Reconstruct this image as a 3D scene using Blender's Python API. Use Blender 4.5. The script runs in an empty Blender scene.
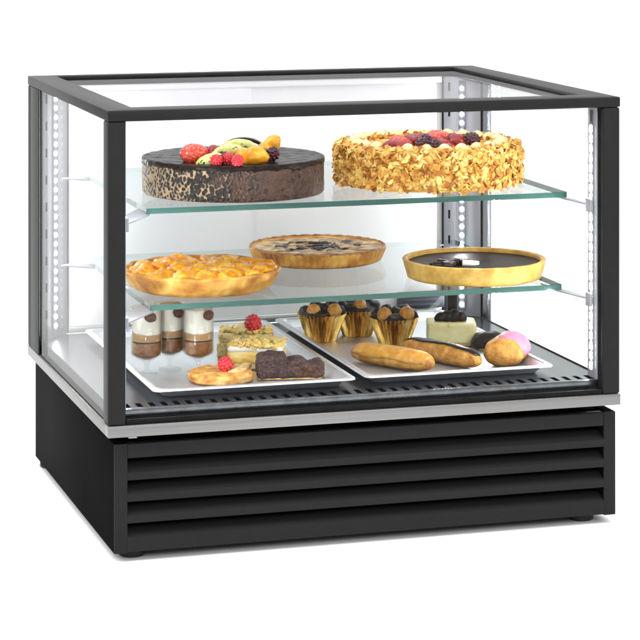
import bpy, bmesh, math, random
from mathutils import Vector, Matrix, noise, Euler
random.seed(7)
PI = math.pi
S = bpy.context.scene
COL = S.collection
R = math.radians

# ------------------------------------------------------------------ materials
def nodes_of(name):
    m = bpy.data.materials.new(name); m.use_nodes = True
    nt = m.node_tree
    return m, nt, nt.nodes['Principled BSDF']

def mat(name, ramp, scale=20, detail=4, rough=.5, spec=.5, metal=0, bump=0, bscale=None, bdist=.002, sss=0, sssr=(1, .4, .2),
        tex='noise', stretch=(1, 1, 1), coat=0, rvar=0, distort=0, grad=None):
    """procedural material: a colour ramp driven by a noise or voronoi texture in object space, with bump"""
    m, nt, p = nodes_of(name)
    N, L = nt.nodes.new, nt.links.new
    tc = N('ShaderNodeTexCoord'); mp = N('ShaderNodeMapping'); mp.inputs['Scale'].default_value = stretch
    L(tc.outputs['Object'], mp.inputs['Vector'])
    if tex == 'voronoi':
        t = N('ShaderNodeTexVoronoi'); t.inputs['Scale'].default_value = scale; fac = t.outputs['Distance']
    else:
        t = N('ShaderNodeTexNoise'); t.inputs['Scale'].default_value = scale; t.inputs['Detail'].default_value = detail
        t.inputs['Distortion'].default_value = distort; fac = t.outputs['Fac']
    L(mp.outputs['Vector'], t.inputs['Vector'])
    cr = N('ShaderNodeValToRGB')
    e = cr.color_ramp.elements
    while len(e) < len(ramp): e.new(.5)
    for el, (pos, c) in zip(e, ramp):
        el.position = pos; el.color = (*c, 1)
    L(fac, cr.inputs['Fac']); L(cr.outputs['Color'], p.inputs['Base Color'])
    p.inputs['Roughness'].default_value = rough; p.inputs['Specular IOR Level'].default_value = spec
    p.inputs['Metallic'].default_value = metal; p.inputs['Coat Weight'].default_value = coat
    p.inputs['Coat Roughness'].default_value = .08
    if rvar:
        mr = N('ShaderNodeMapRange'); mr.inputs['To Min'].default_value = rough - rvar; mr.inputs['To Max'].default_value = rough + rvar
        L(fac, mr.inputs['Value']); L(mr.outputs['Result'], p.inputs['Roughness'])
    if sss:
        p.inputs['Subsurface Weight'].default_value = sss; p.inputs['Subsurface Radius'].default_value = sssr
        p.inputs['Subsurface Scale'].default_value = .006
    if bump:
        b = N('ShaderNodeBump'); b.inputs['Strength'].default_value = bump; b.inputs['Distance'].default_value = bdist
        t2 = N('ShaderNodeTexNoise'); t2.inputs['Scale'].default_value = bscale or scale * 3; t2.inputs['Detail'].default_value = 6
        L(mp.outputs['Vector'], t2.inputs['Vector'])
        L(t2.outputs['Fac'], b.inputs['Height']); L(b.outputs['Normal'], p.inputs['Normal'])
    return m

def glass(name, tint=(.97, .985, .98), f0=.02, fmax=.5, rough=0.0):
    """clear pane: transparent, with a mirror share that grows towards grazing angles"""
    m, nt, p = nodes_of(name); nt.nodes.remove(p)
    N, L = nt.nodes.new, nt.links.new
    out = nt.nodes['Material Output']
    lw = N('ShaderNodeLayerWeight'); lw.inputs['Blend'].default_value = .5
    pw = N('ShaderNodeMath'); pw.operation = 'POWER'; pw.inputs[1].default_value = 5
    L(lw.outputs['Facing'], pw.inputs[0])
    mr = N('ShaderNodeMapRange'); mr.inputs['To Min'].default_value = f0; mr.inputs['To Max'].default_value = fmax
    L(pw.outputs[0], mr.inputs['Value'])
    tr = N('ShaderNodeBsdfTransparent'); tr.inputs['Color'].default_value = (*tint, 1)
    gl = N('ShaderNodeBsdfGlossy'); gl.inputs['Roughness'].default_value = rough
    mx = N('ShaderNodeMixShader')
    L(mr.outputs['Result'], mx.inputs['Fac']); L(tr.outputs[0], mx.inputs[1]); L(gl.outputs[0], mx.inputs[2])
    L(mx.outputs[0], out.inputs['Surface'])
    return m

def emit(name, col, s):
    m, nt, p = nodes_of(name)
    p.inputs['Base Color'].default_value = (.9, .9, .9, 1)
    p.inputs['Emission Color'].default_value = (*col, 1); p.inputs['Emission Strength'].default_value = s
    return m

M = {}
M['backdrop'] = mat('white_seamless', [(.3, (.9, .9, .9)), (.7, (.91, .91, .91))], 2, rough=.9, spec=.1)
M['black'] = mat('black_powder_coat', [(.3, (.018, .018, .0185)), (.7, (.0195, .0195, .020))], 60, rough=.40, spec=.04, bump=.12, bscale=1400, bdist=.0004)
M['blackshaded'] = mat('black_coat_shaded', [(.3, (.0050, .0050, .0052)), (.7, (.0068, .0068, .007))], 9, rough=.5, spec=.002, bump=.08, bscale=900, bdist=.0004)  # same black coat, with the shade of the side put into its colour
M['dark'] = mat('matt_black', [(.3, (.006, .006, .006)), (.7, (.01, .01, .01))], 40, rough=.8, spec=.1)
M['cover'] = mat('grey_green_cover', [(.3, (.035, .038, .036)), (.7, (.05, .053, .05))], 10, rough=.5, spec=.05, stretch=(1, 1, .1))
M['rubber'] = mat('black_rubber', [(.3, (.012, .012, .012)), (.7, (.02, .02, .02))], 80, rough=.65, spec=.3)
M['steel'] = mat('brushed_steel', [(.3, (.50, .50, .49)), (.7, (.58, .575, .56))], 60, rough=.36, metal=1, stretch=(.03, 1, 1), bump=.1, bscale=800, bdist=.0003, rvar=.07)
M['band'] = mat('satin_steel_band', [(.3, (.17, .167, .163)), (.7, (.24, .236, .23))], 110, rough=.42, metal=.6, stretch=(.015, 1, 1), bump=.1, bscale=800, bdist=.0003, rvar=.08)
M['deck'] = mat('deck_steel', [(.3, (.13, .135, .15)), (.7, (.22, .225, .24))], 50, rough=.25, metal=1, stretch=(1, .05, 1), rvar=.06)
M['tray'] = mat('tray_steel', [(.3, (.80, .80, .83)), (.7, (.86, .86, .89))], 30, rough=.4, metal=.9, stretch=(1, .1, 1), bump=.05, bscale=200, bdist=.0006, rvar=.08)
M['alu'] = mat('grey_aluminium', [(.3, (.30, .30, .335)), (.7, (.37, .37, .405))], 40, rough=.42, metal=.35, stretch=(1, 1, .05))
M['slate'] = mat('slate_plastic', [(.3, (.05, .056, .068)), (.7, (.065, .07, .085))], 30, rough=.4)
M['white'] = mat('white_panel', [(.3, (.90, .90, .915)), (.7, (.92, .92, .935))], 3, rough=.35, spec=.3)
M['diode'] = emit('white_diode', (.95, .95, 1), 270)
M['tape'] = mat('dark_light_tape', [(.3, (.06, .06, .068)), (.7, (.075, .075, .085))], 30, rough=.6, spec=.1)
M['glass'] = glass('clear_pane', f0=.003, fmax=.2)
M['sideglass'] = glass('side_pane', (.93, .94, .935), f0=.015, fmax=.45)
M['topglass'] = glass('top_pane', (.88, .885, .90), f0=.02, fmax=.25)
M['shelf'] = glass('shelf_glass', (.955, .97, .97), f0=.02, fmax=.42)
M['cupglass'] = glass('thin_drinking_glass', (.96, .96, .95), f0=.03, fmax=.9)
M['film'] = glass('clear_film', (.97, .97, .96), f0=.05, fmax=.7, rough=.05)
M['edge'] = mat('green_glass_edge', [(.3, (.016, .062, .050)), (.7, (.038, .105, .086))], 14, rough=.15, stretch=(.6, .6, 4))
M['paleedge'] = glass('pale_glass_edge', (.80, .88, .86), f0=.05, fmax=.6)

M['cakeglaze'] = mat('dark_glaze', [(.35, (.007, .004, .003)), (.65, (.022, .011, .008))], 60, rough=.26, bump=.8, bscale=90, bdist=.003, spec=.12)
M['almond'] = mat('almond_flake', [(.25, (.27, .085, .012)), (.40, (.54, .23, .035)), (.54, (.74, .41, .085)), (.72, (.86, .61, .22))], 75, detail=3, rough=.5, sss=.15, spec=.3, bump=.3, bscale=500, bdist=.0008)
M['flakelight'] = mat('pale_almond', [(.3, (.82, .52, .10)), (.7, (.88, .68, .28))], 60, rough=.5, sss=.15, spec=.3)
M['flakebrown'] = mat('roasted_almond', [(.3, (.26, .075, .010)), (.7, (.58, .22, .04))], 60, rough=.5, spec=.3)
M['cream'] = mat('vanilla_cream', [(.3, (.85, .66, .28)), (.7, (.90, .78, .45))], 40, rough=.45, sss=.3, bump=.2, bscale=200)
M['custard'] = mat('golden_custard', [(.3, (.62, .34, .05)), (.5, (.80, .56, .14)), (.7, (.86, .70, .32))], 50, detail=5, rough=.45, sss=.2, bump=.4, bscale=200)
M['whitecream'] = mat('white_cream', [(.3, (.86, .82, .74)), (.7, (.90, .88, .82))], 60, rough=.5, sss=.3, bump=.2, bscale=250, bdist=.001)
M['strawb'] = mat('glazed_strawberry', [(.3, (.14, .004, .008)), (.55, (.32, .016, .016)), (.75, (.55, .11, .08))], 60, rough=.15, sss=.15, spec=.55, bump=.4, bscale=260, bdist=.001)
M['strawbslice'] = mat('strawberry_slice', [(.05, (.85, .40, .28)), (.35, (.72, .10, .05)), (.7, (.60, .04, .025))], 260, tex='voronoi', rough=.2, sss=.3, spec=.6)
M['rasp'] = mat('raspberry', [(.3, (.50, .012, .02)), (.7, (.72, .04, .05))], 40, rough=.28, sss=.35, spec=.5)
M['blackb'] = mat('dark_berry', [(.3, (.035, .004, .01)), (.7, (.10, .01, .025))], 60, rough=.18, sss=.15, spec=.6)
M['orange'] = mat('orange_segment', [(.3, (.78, .24, .008)), (.55, (.88, .40, .015)), (.8, (.93, .58, .10))], 70, rough=.18, sss=.4, spec=.55, stretch=(.35, 1, 1), bump=.4, bscale=150, bdist=.0015)
M['melon'] = mat('green_fruit', [(.3, (.42, .46, .08)), (.5, (.66, .66, .22)), (.7, (.80, .76, .42))], 45, rough=.2, sss=.35, spec=.55, bump=.2, bscale=160)
M['seed'] = mat('dark_seed', [(.3, (.015, .02, .008)), (.7, (.04, .05, .02))], 60, rough=.3)
M['choc'] = mat('dark_chocolate', [(.3, (.008, .004, .004)), (.7, (.020, .010, .008))], 50, rough=.3, bump=.3, bscale=160, bdist=.0015, spec=.35)
M['chocfoam'] = mat('dark_chocolate_cream', [(.3, (.006, .004, .004)), (.7, (.024, .013, .010))], 90, rough=.45, bump=.7, bscale=260, bdist=.002, spec=.35)
M['choccrumb'] = mat('chocolate_crumb', [(.3, (.022, .010, .012)), (.5, (.05, .024, .022)), (.72, (.13, .07, .055))], 260, detail=3, rough=.6, spec=.35, bump=.9, bscale=420, bdist=.002)
M['brownie'] = mat('brown_sponge', [(.3, (.05, .022, .014)), (.55, (.10, .045, .03)), (.75, (.20, .10, .07))], 200, rough=.65, spec=.3, bump=.7, bscale=380, bdist=.0015)
M['crust'] = mat('golden_crust', [(.28, (.22, .07, .010)), (.48, (.50, .215, .035)), (.72, (.74, .45, .11))], 32, detail=6, rough=.55, spec=.3, sss=.06, bump=.7, bscale=320, bdist=.0014)
M['yellowcrust'] = mat('butter_crust', [(.3, (.46, .25, .045)), (.55, (.62, .38, .085)), (.75, (.70, .48, .15))], 60, detail=6, rough=.55, spec=.3, sss=.1, bump=.5, bscale=500, bdist=.0008)
M['brownrim'] = mat('baked_rim', [(.3, (.16, .06, .02)), (.6, (.36, .17, .06)), (.8, (.55, .30, .12))], 50, rough=.55, bump=.5, bscale=300, bdist=.001)
M['apricot'] = mat('glazed_apricot', [(.25, (.52, .11, .003)), (.40, (.74, .25, .004)), (.56, (.85, .42, .010)), (.76, (.90, .58, .05))], 30, detail=6, rough=.2, sss=.2, spec=.45, bump=.5, bscale=110, bdist=.0025, coat=.2)
M['peartop'] = mat('pear_custard', [(.32, (.06, .025, .010)), (.44, (.26, .14, .055)), (.55, (.50, .34, .16)), (.7, (.62, .52, .36))], 22, detail=7, rough=.35, spec=.2, distort=1.6, bump=.35, bscale=120, bdist=.0015)
M['ganache'] = mat('glossy_ganache', [(.3, (.014, .007, .005)), (.7, (.034, .016, .012))], 30, rough=.3, spec=.012, bump=.1, bscale=60, bdist=.001)
M['foilgold'] = mat('gold_foil', [(.3, (.12, .05, .008)), (.44, (.46, .26, .05)), (.60, (.74, .50, .15)), (.76, (.90, .78, .48))], 80, rough=.27, metal=1, stretch=(1, 1, .15), bump=.35, bscale=260, bdist=.0014, rvar=.06)
M['puff'] = mat('choux_pastry', [(.28, (.34, .115, .014)), (.5, (.60, .27, .045)), (.72, (.76, .45, .12))], 70, detail=8, rough=.5, sss=.06, bump=1, bscale=260, bdist=.0024, spec=.4)
M['caramel'] = mat('caramel_icing', [(.3, (.46, .18, .018)), (.5, (.62, .28, .035)), (.75, (.74, .43, .11))], 60, detail=8, rough=.3, sss=.1, spec=.45, bump=.7, bscale=140, bdist=.0016)
M['pink'] = mat('pink_icing', [(.3, (.72, .23, .40)), (.7, (.82, .36, .52))], 40, rough=.3, sss=.25, coat=.2, bump=.2, bscale=300, bdist=.0006)
M['lemon'] = mat('lemon_cream', [(.26, (.55, .45, .10)), (.36, (.84, .76, .36)), (.7, (.88, .83, .52))], 75, detail=5, rough=.4, sss=.3, bump=.35, bscale=320, bdist=.001)
M['mousse'] = mat('coffee_mousse', [(.3, (.38, .21, .085)), (.7, (.54, .34, .16))], 60, rough=.5, sss=.2, stretch=(1, 1, 2.5), bump=.25, bscale=350, bdist=.001)
M['caramelsauce'] = mat('caramel_layer', [(.3, (.14, .045, .010)), (.5, (.28, .11, .03)), (.75, (.50, .27, .10))], 80, rough=.35, sss=.15)
M['biscuit'] = mat('biscuit', [(.3, (.48, .27, .09)), (.55, (.66, .44, .19)), (.78, (.80, .62, .36))], 150, rough=.6, bump=.6, bscale=500, bdist=.001)
M['gratin'] = mat('browned_tartlet', [(.28, (.36, .11, .015)), (.44, (.60, .25, .04)), (.60, (.74, .42, .12)), (.8, (.84, .62, .32))], 70, detail=7, rough=.4, sss=.1, coat=.15, bump=.9, bscale=240, bdist=.0018)
M['nutmix'] = mat('chopped_nuts', [(.3, (.34, .22, .07)), (.5, (.66, .50, .20)), (.7, (.80, .70, .42))], 170, rough=.55, bump=.5, bscale=450, bdist=.001)
M['leafgreen'] = mat('pistachio', [(.3, (.16, .18, .03)), (.7, (.32, .33, .09))], 150, rough=.5)

def cake_side_material():
    """left part of the side: pale cream full of dark bubbles; right part: smooth brown mousse with a few specks"""
    m, nt, p = nodes_of('bubbled_mousse_side')
    N, L = nt.nodes.new, nt.links.new
    tc = N('ShaderNodeTexCoord'); mp = N('ShaderNodeMapping'); mp.inputs['Scale'].default_value = (1, 1, .82)
    L(tc.outputs['Object'], mp.inputs['Vector'])
    wn = N('ShaderNodeTexNoise'); wn.inputs['Scale'].default_value = 60; L(mp.outputs['Vector'], wn.inputs['Vector'])
    ad = N('ShaderNodeVectorMath'); ad.operation = 'MULTIPLY_ADD'; ad.inputs[1].default_value = (.006,) * 3
    L(wn.outputs['Color'], ad.inputs[0]); L(mp.outputs['Vector'], ad.inputs[2])
    v = N('ShaderNodeTexVoronoi'); v.inputs['Scale'].default_value = 205; L(ad.outputs[0], v.inputs['Vector'])
    v2 = N('ShaderNodeTexVoronoi'); v2.inputs['Scale'].default_value = 80; L(ad.outputs[0], v2.inputs['Vector'])
    def ramp(src, a, b, ca, cb):
        r = N('ShaderNodeValToRGB'); e = r.color_ramp.elements
        e[0].position, e[1].position = a, b; e[0].color = (*ca, 1); e[1].color = (*cb, 1)
        L(src, r.inputs['Fac']); return r
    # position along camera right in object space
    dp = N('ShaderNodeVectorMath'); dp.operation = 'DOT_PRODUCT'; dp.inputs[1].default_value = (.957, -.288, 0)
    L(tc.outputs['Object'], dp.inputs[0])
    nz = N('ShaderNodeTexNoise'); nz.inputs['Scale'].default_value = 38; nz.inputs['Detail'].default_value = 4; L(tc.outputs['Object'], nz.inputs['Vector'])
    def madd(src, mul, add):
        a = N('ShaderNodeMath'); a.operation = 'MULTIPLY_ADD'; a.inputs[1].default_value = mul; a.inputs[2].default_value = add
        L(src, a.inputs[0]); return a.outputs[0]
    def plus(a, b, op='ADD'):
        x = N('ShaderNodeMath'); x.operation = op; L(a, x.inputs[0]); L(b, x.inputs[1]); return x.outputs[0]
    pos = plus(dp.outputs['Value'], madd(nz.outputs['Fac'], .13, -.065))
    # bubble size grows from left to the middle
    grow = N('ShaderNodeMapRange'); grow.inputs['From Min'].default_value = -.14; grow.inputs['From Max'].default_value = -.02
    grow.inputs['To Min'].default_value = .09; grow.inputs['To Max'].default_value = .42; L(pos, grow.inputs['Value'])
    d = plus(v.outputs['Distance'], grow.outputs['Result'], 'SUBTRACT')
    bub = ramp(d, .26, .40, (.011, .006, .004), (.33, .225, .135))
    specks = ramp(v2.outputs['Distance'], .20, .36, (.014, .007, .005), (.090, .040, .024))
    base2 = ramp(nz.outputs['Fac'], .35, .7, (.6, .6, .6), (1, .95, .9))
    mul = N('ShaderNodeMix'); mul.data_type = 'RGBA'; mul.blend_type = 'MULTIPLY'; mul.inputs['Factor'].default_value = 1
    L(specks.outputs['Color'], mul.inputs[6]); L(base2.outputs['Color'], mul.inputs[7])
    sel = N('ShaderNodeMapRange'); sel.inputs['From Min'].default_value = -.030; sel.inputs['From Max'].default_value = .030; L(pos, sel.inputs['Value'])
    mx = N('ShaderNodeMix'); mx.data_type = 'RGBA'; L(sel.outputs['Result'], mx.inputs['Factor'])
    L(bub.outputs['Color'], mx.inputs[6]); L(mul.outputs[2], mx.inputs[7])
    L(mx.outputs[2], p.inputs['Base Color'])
    p.inputs['Roughness'].default_value = .5; p.inputs['Specular IOR Level'].default_value = .4
    b = N('ShaderNodeBump'); b.inputs['Strength'].default_value = 1; b.inputs['Distance'].default_value = .004
    L(d, b.inputs['Height']); L(b.outputs['Normal'], p.inputs['Normal'])
    return m
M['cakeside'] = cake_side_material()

# ------------------------------------------------------------------ object helpers
def thing(name, label, cat, loc=(0, 0, 0), rotz=0, group=None):
    o = bpy.data.objects.new(name, None); COL.objects.link(o)
    o.location = loc; o.rotation_euler = (0, 0, rotz); o.empty_display_size = .02
    o['label'] = label; o['category'] = cat
    if group: o['group'] = group
    return o

def obj(name, bm, material, parent=None, smooth=False, loc=None, rot=None, label=None):
    bmesh.ops.recalc_face_normals(bm, faces=bm.faces)
    me = bpy.data.meshes.new(name); bm.to_mesh(me); bm.free()
    mats = material if isinstance(material, (list, tuple)) else [material]
    for m in mats: me.materials.append(M[m] if isinstance(m, str) else m)
    if smooth:
        me.polygons.foreach_set('use_smooth', [True] * len(me.polygons))
        if smooth != 'all':
            try: me.set_sharp_from_angle(angle=R(smooth if isinstance(smooth, (int, float)) and smooth > 1 else 40))
            except Exception: pass
    o = bpy.data.objects.new(name, me); COL.objects.link(o)
    if parent: o.parent = parent
    if loc: o.location = loc
    if rot: o.rotation_euler = rot
    if label: o['label'] = label
    return o

def new(): return bmesh.new()

def box(bm, a, b, bev=0, seg=2, mi=0):
    lo = Vector([min(p, q) for p, q in zip(a, b)]); hi = Vector([max(p, q) for p, q in zip(a, b)])
    t = bmesh.new()
    bmesh.ops.create_cube(t, size=1, matrix=Matrix.Translation((lo + hi) / 2) @ Matrix.Diagonal((*(hi - lo), 1)))
    if bev: bmesh.ops.bevel(t, geom=list(t.edges), offset=bev, segments=seg, profile=.5, affect='EDGES')
    for f in t.faces: f.material_index = mi
    join(bm, t); return bm

def join(bm, t, mtx=None):
    if mtx is not None: bmesh.ops.transform(t, matrix=mtx, verts=t.verts)
    me = bpy.data.meshes.new('tmp'); t.to_mesh(me); t.free()
    bm.from_mesh(me); bpy.data.meshes.remove(me)

def prism(bm, pts, z0, z1, mi=0):
    lo = [bm.verts.new((x, y, z0)) for x, y in pts]; hi = [bm.verts.new((x, y, z1)) for x, y in pts]
    n = len(pts); fs = [bm.faces.new(lo[::-1]), bm.faces.new(hi)]
    for i in range(n): fs.append(bm.faces.new((lo[i], lo[(i + 1) % n], hi[(i + 1) % n], hi[i])))
    for f in fs: f.material_index = mi
    return fs

def lathe(bm, prof, seg=64, fn=None, mi=0):
    """revolve a profile [(r, z)...]; r == 0 makes a pole; fn(theta, r, z, k) -> (r, z)"""
    rings = []
    for k, (r, z) in enumerate(prof):
        if r <= 1e-6: rings.append([bm.verts.new((0, 0, z))]); continue
        ring = []
        for i in range(seg):
            a = 2 * PI * i / seg
            rr, zz = fn(a, r, z, k) if fn else (r, z)
            ring.append(bm.verts.new((rr * math.cos(a), rr * math.sin(a), zz)))
        rings.append(ring)
    for A, B in zip(rings, rings[1:]):
        for i in range(seg):
            j = (i + 1) % seg
            if len(A) == 1 and len(B) == 1: continue
            if len(A) == 1: f = bm.faces.new((A[0], B[j], B[i]))
            elif len(B) == 1: f = bm.faces.new((A[i], A[j], B[0]))
            else: f = bm.faces.new((A[i], A[j], B[j], B[i]))
            f.material_index = mi
    return bm

def fill(prof, n=6):
    """add points along the profile so that noise has something to move"""
    out = []
    for (r0, z0), (r1, z1) in zip(prof, prof[1:]):
        for i in range(n): out.append((r0 + (r1 - r0) * i / n, z0 + (z1 - z0) * i / n))
    out.append(prof[-1]); return out

def nz(p, f, seed=0): return noise.noise(Vector((p[0] * f + seed * 7.3, p[1] * f - seed * 3.1, p[2] * f + seed * 1.7)))

def fbm(p, f, seed=0): return nz(p, f, seed) + .5 * nz(p, f * 2.1, seed + 1) + .25 * nz(p, f * 4.3, seed + 2)

def rough_up(bm, amp, f, seed=0, keep_bottom=None):
    bm.normal_update()
    mv = [(v, v.normal * (amp * fbm(v.co, f, seed))) for v in bm.verts if keep_bottom is None or v.co.z > keep_bottom]
    for v, d in mv: v.co += d

def blob(bm, c=(0, 0, 0), s=(1, 1, 1), rot=(0, 0, 0), sub=3, amp=0, f=40, seed=0, flat=None, mi=0):
    t = bmesh.new(); bmesh.ops.create_icosphere(t, subdivisions=sub, radius=1)
    for v in t.verts:
        if flat is not None and v.co.z < flat: v.co.z = flat
        v.co = Vector((v.co.x * s[0], v.co.y * s[1], v.co.z * s[2]))
    if amp: rough_up(t, amp, f, seed)
    for q in t.faces: q.material_index = mi
    join(bm, t, Matrix.Translation(c) @ Euler(rot).to_matrix().to_4x4()); return bm

def softbox(size, r, n=10, amp=0, f=60, seed=0, keep=.001):
    """a subdivided block with rounded edges standing on z = 0"""
    bm = bmesh.new(); bmesh.ops.create_cube(bm, size=1)
    bmesh.ops.subdivide_edges(bm, edges=list(bm.edges), cuts=n, use_grid_fill=True)
    h = Vector(size) / 2
    for v in bm.verts:
        q = Vector([v.co[i] * 2 * h[i] for i in range(3)])
        inn = Vector([max(-(h[i] - r), min(h[i] - r, q[i])) for i in range(3)])
        d = q - inn
        v.co = (inn + d.normalized() * r if d.length > 1e-9 else q) + Vector((0, 0, h.z))
    if amp: rough_up(bm, amp, f, seed, keep)
    return bm

def tube(bm, pts, rad, seg=10, caps=True, sx=1.0, mi=0):
    pts = [Vector(p) for p in pts]; rings = []
    for i, p in enumerate(pts):
        d = (pts[min(i + 1, len(pts) - 1)] - pts[max(i - 1, 0)]).normalized()
        u = d.cross(Vector((0, 0, 1))); u = u.normalized() if u.length > 1e-4 else Vector((1, 0, 0))
        w = u.cross(d).normalized(); r = rad(i / (len(pts) - 1)) if callable(rad) else rad
        rings.append([bm.verts.new(p + u * (math.cos(2 * PI * k / seg) * r * sx) + w * (math.sin(2 * PI * k / seg) * r)) for k in range(seg)])
    for A, B in zip(rings, rings[1:]):
        for k in range(seg):
            bm.faces.new((A[k], A[(k + 1) % seg], B[(k + 1) % seg], B[k])).material_index = mi
    if caps:
        bm.faces.new(rings[0][::-1]).material_index = mi; bm.faces.new(rings[-1]).material_index = mi
    return bm

# ------------------------------------------------------------------ backdrop (white seamless sweep)
FZ = -.1838
bm = new(); prof = [(-7, FZ), (2.6, FZ)]
for i in range(1, 17):
    a = i / 16 * PI / 2; prof.append((2.6 + 1.6 * math.sin(a), FZ + 1.6 - 1.6 * math.cos(a)))
prof.append((4.2, 5))
for (y0, z0), (y1, z1) in zip(prof, prof[1:]):
    vs = [bm.verts.new(c) for c in ((-7, y0, z0), (7, y0, z0), (7, y1, z1), (-7, y1, z1))]; bm.faces.new(vs)
bmesh.ops.remove_doubles(bm, verts=bm.verts, dist=1e-5)
o = obj('ground', bm, 'backdrop', smooth='all'); o['kind'] = 'structure'

# ------------------------------------------------------------------ the display case
W, D, T = .80, .6586, .4717            # width, depth, top of the glass body (z = 0 is the underside of the steel band)
ST = .0166                             # top of the steel band
case = thing('display_case', 'black countertop refrigerated pastry display case with glass sides, steel band and louvred base', 'display case', (0, 0, FZ))
def C(name, bm, m, smooth=False, parent=None, **k):
    bmesh.ops.translate(bm, verts=bm.verts, vec=(0, 0, -FZ))
    return obj(name, bm, m, parent or case, smooth, **k)

# base: side walls, back, floor, and a louvred front
bx0, bx1, by0, by1, bz0, bz1 = .012, .797, .012, .650, -.1710, -.0125
bm = new()
box(bm, (bx0, by0 + .0033, bz0), (bx0 + .019, by1, bz1), .0004); box(bm, (bx1 - .019, by0 + .0033, bz0), (bx1, by1, bz1), .0006)
box(bm, (bx0 + .0195, by1 - .02, bz0 + .001), (bx1 - .0205, by1 - .001, bz1 - .001))
box(bm, (bx0 + .0205, by0 + .06, bz0 + .001), (bx1 - .0205, by1 - .0205, bz0 + .01))
box(bm, (bx0 + .0205, by0 + .03, bz1 - .008), (bx1 - .0205, by1 - .0205, bz1 - .001))
base = C('base_cabinet', bm, 'blackshaded', 40)
# front panel: frame and three louvre slats; opening x .0315-.7775
ox0, ox1 = .0315, .7775
bm = new()
box(bm, (bx0, by0, bz0), (ox0, by0 + .0030, bz1), .0010, 2)
box(bm, (ox1, by0, bz0), (bx1, by0 + .0030, bz1), .0010, 2)
def louvre(bm, za, zb, bev=.0016):
    """front lip from za (top) to zb (bottom) with the sheet sloping back and up behind it"""
    pts = [(by0, zb + .001), (by0 + .0015, zb), (by0 + .014, zb + .001), (by0 + .027, za + .0085), (by0 + .0265, za + .0105), (by0 + .024, za + .0105), (by0 + .0022, za + .0004), (by0, za - .0012)]
    lo = [bm.verts.new((ox0 - .0002, y, z)) for y, z in pts]; hi = [bm.verts.new((ox1 + .0002, y, z)) for y, z in pts]
    n = len(pts); bm.faces.new(lo); bm.faces.new(hi[::-1])
    for i in range(n): bm.faces.new((lo[i], lo[(i + 1) % n], hi[(i + 1) % n], hi[i]))
box(bm, (ox0 - .0002, by0 + .0004, -.0338), (ox1 + .0002, by0 + .016, bz1 - .0004), .0018, 3)
pf = C('louvre_panel', bm, 'black', 40)
for za, zb in ((-.0536, -.0660), (-.0848, -.0972), (-.1160, -.1284)):
    bm = new(); louvre(bm, za, zb); C('louvre_slat', bm, 'black', 30, parent=pf)
bm = new(); louvre(bm, -.1478, bz0 + .0012); C('bottom_rail', bm, 'black', 30, parent=pf)
bm = new(); box(bm, (ox0 - .004, by0 + .034, bz0 + .012), (ox1 + .004, by0 + .038, bz1 - .012)); C('louvre_backing', bm, 'dark', parent=pf)
# recessed neck between base and band, with a small latch tab
bm = new(); box(bm, (.036, .046, bz1 + .0003), (.764, .632, -.0002)); C('neck', bm, 'blackshaded')
bm = new(); box(bm, (.034, .016, -.0062), (.047, .04, -.0004), .0012); C('latch_tab', bm, 'alu')
bm = new(); box(bm, (.49, .019, -.0066), (.522, .04, -.0004), .0012); C('dark_slot', bm, 'blackshaded')  # dark block in place of the slot under the band
for x, y in ((.046, .05), (.755, .05), (.0345, .622), (.755, .61)):
    bm = new(); lathe(bm, [(0, .0), (.017, 0), (.0195, .002), (.0195, .0105), (.017, .0126), (0, .0126)], 32)
    bmesh.ops.translate(bm, verts=bm.verts, vec=(x, y, 0)); obj('foot', bm, 'rubber', case, 40)
# stainless band around the deck (four mitred pieces)
bm = new(); box(bm, (0, -.001, 0), (W, .020, ST), .0012, 2); box(bm, (0, .0202, .0001), (.020, D, ST), .001); box(bm, (W - .02, .0202, .0001), (W, D, ST), .001); box(bm, (.0202, D - .02, .0001), (W - .0202, D, ST - .0002), .001)
C('trim_band', bm, 'band', 40)
bm = new(); box(bm, (.021, .021, .0005), (W - .021, D - .021, .012)); C('insulated_floor', bm, 'dark')

# corner posts
PH = T - .0158
for x0, x1 in ((0.0005, .0266), (.7715, W - .0005)):
    bm = new(); box(bm, (x0, .0005, ST + .0003), (x1, .0375, PH), .0035, 3); C('front_post', bm, 'black', 40)
for x0, x1 in ((0.0005, .009), (W - .009, W - .0005)):
    bm = new(); box(bm, (x0, D - .022, ST + .0003), (x1, D - .0005, PH), .002, 2); C('rear_post', bm, 'black', 40)
for x0, x1 in ((.0006, .0028), (W - .0028, W - .0006)):
    bm = new(); box(bm, (x0, .560, ST + .0004), (x1, D - .0225, PH - .0002), .0006); C('rear_post_cover', bm, 'cover' if x0 < .1 else 'alu', 40)
# top frame
bm = new(); z0, z1 = T - .0155, T
ix0, ix1, iy0, iy1 = .046, .754, .052, .632
def ringframe(bm, o, i, z0, z1):
    vs = []
    for (a0, b0, a1, b1) in (o, i):
        for z in (z0, z1): vs.append([bm.verts.new((x, y, z)) for x, y in ((a0, b0), (a1, b0), (a1, b1), (a0, b1))])
    ob, ot, ib, it = vs
    for k in range(4):
        j = (k + 1) % 4
        bm.faces.new((ob[k], ob[j], ot[j], ot[k])); bm.faces.new((ib[j], ib[k], it[k], it[j]))
        bm.faces.new((ot[k], ot[j], it[j], it[k])); bm.faces.new((ob[j], ob[k], ib[k], ib[j]))
ringframe(bm, (0, 0, W, D), (ix0, iy0, ix1, iy1), z0, z1)
bmesh.ops.bevel(bm, geom=list(bm.edges), offset=.0018, segments=3, profile=.5, affect='EDGES')
C('top_frame', bm, 'black', 40)

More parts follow.
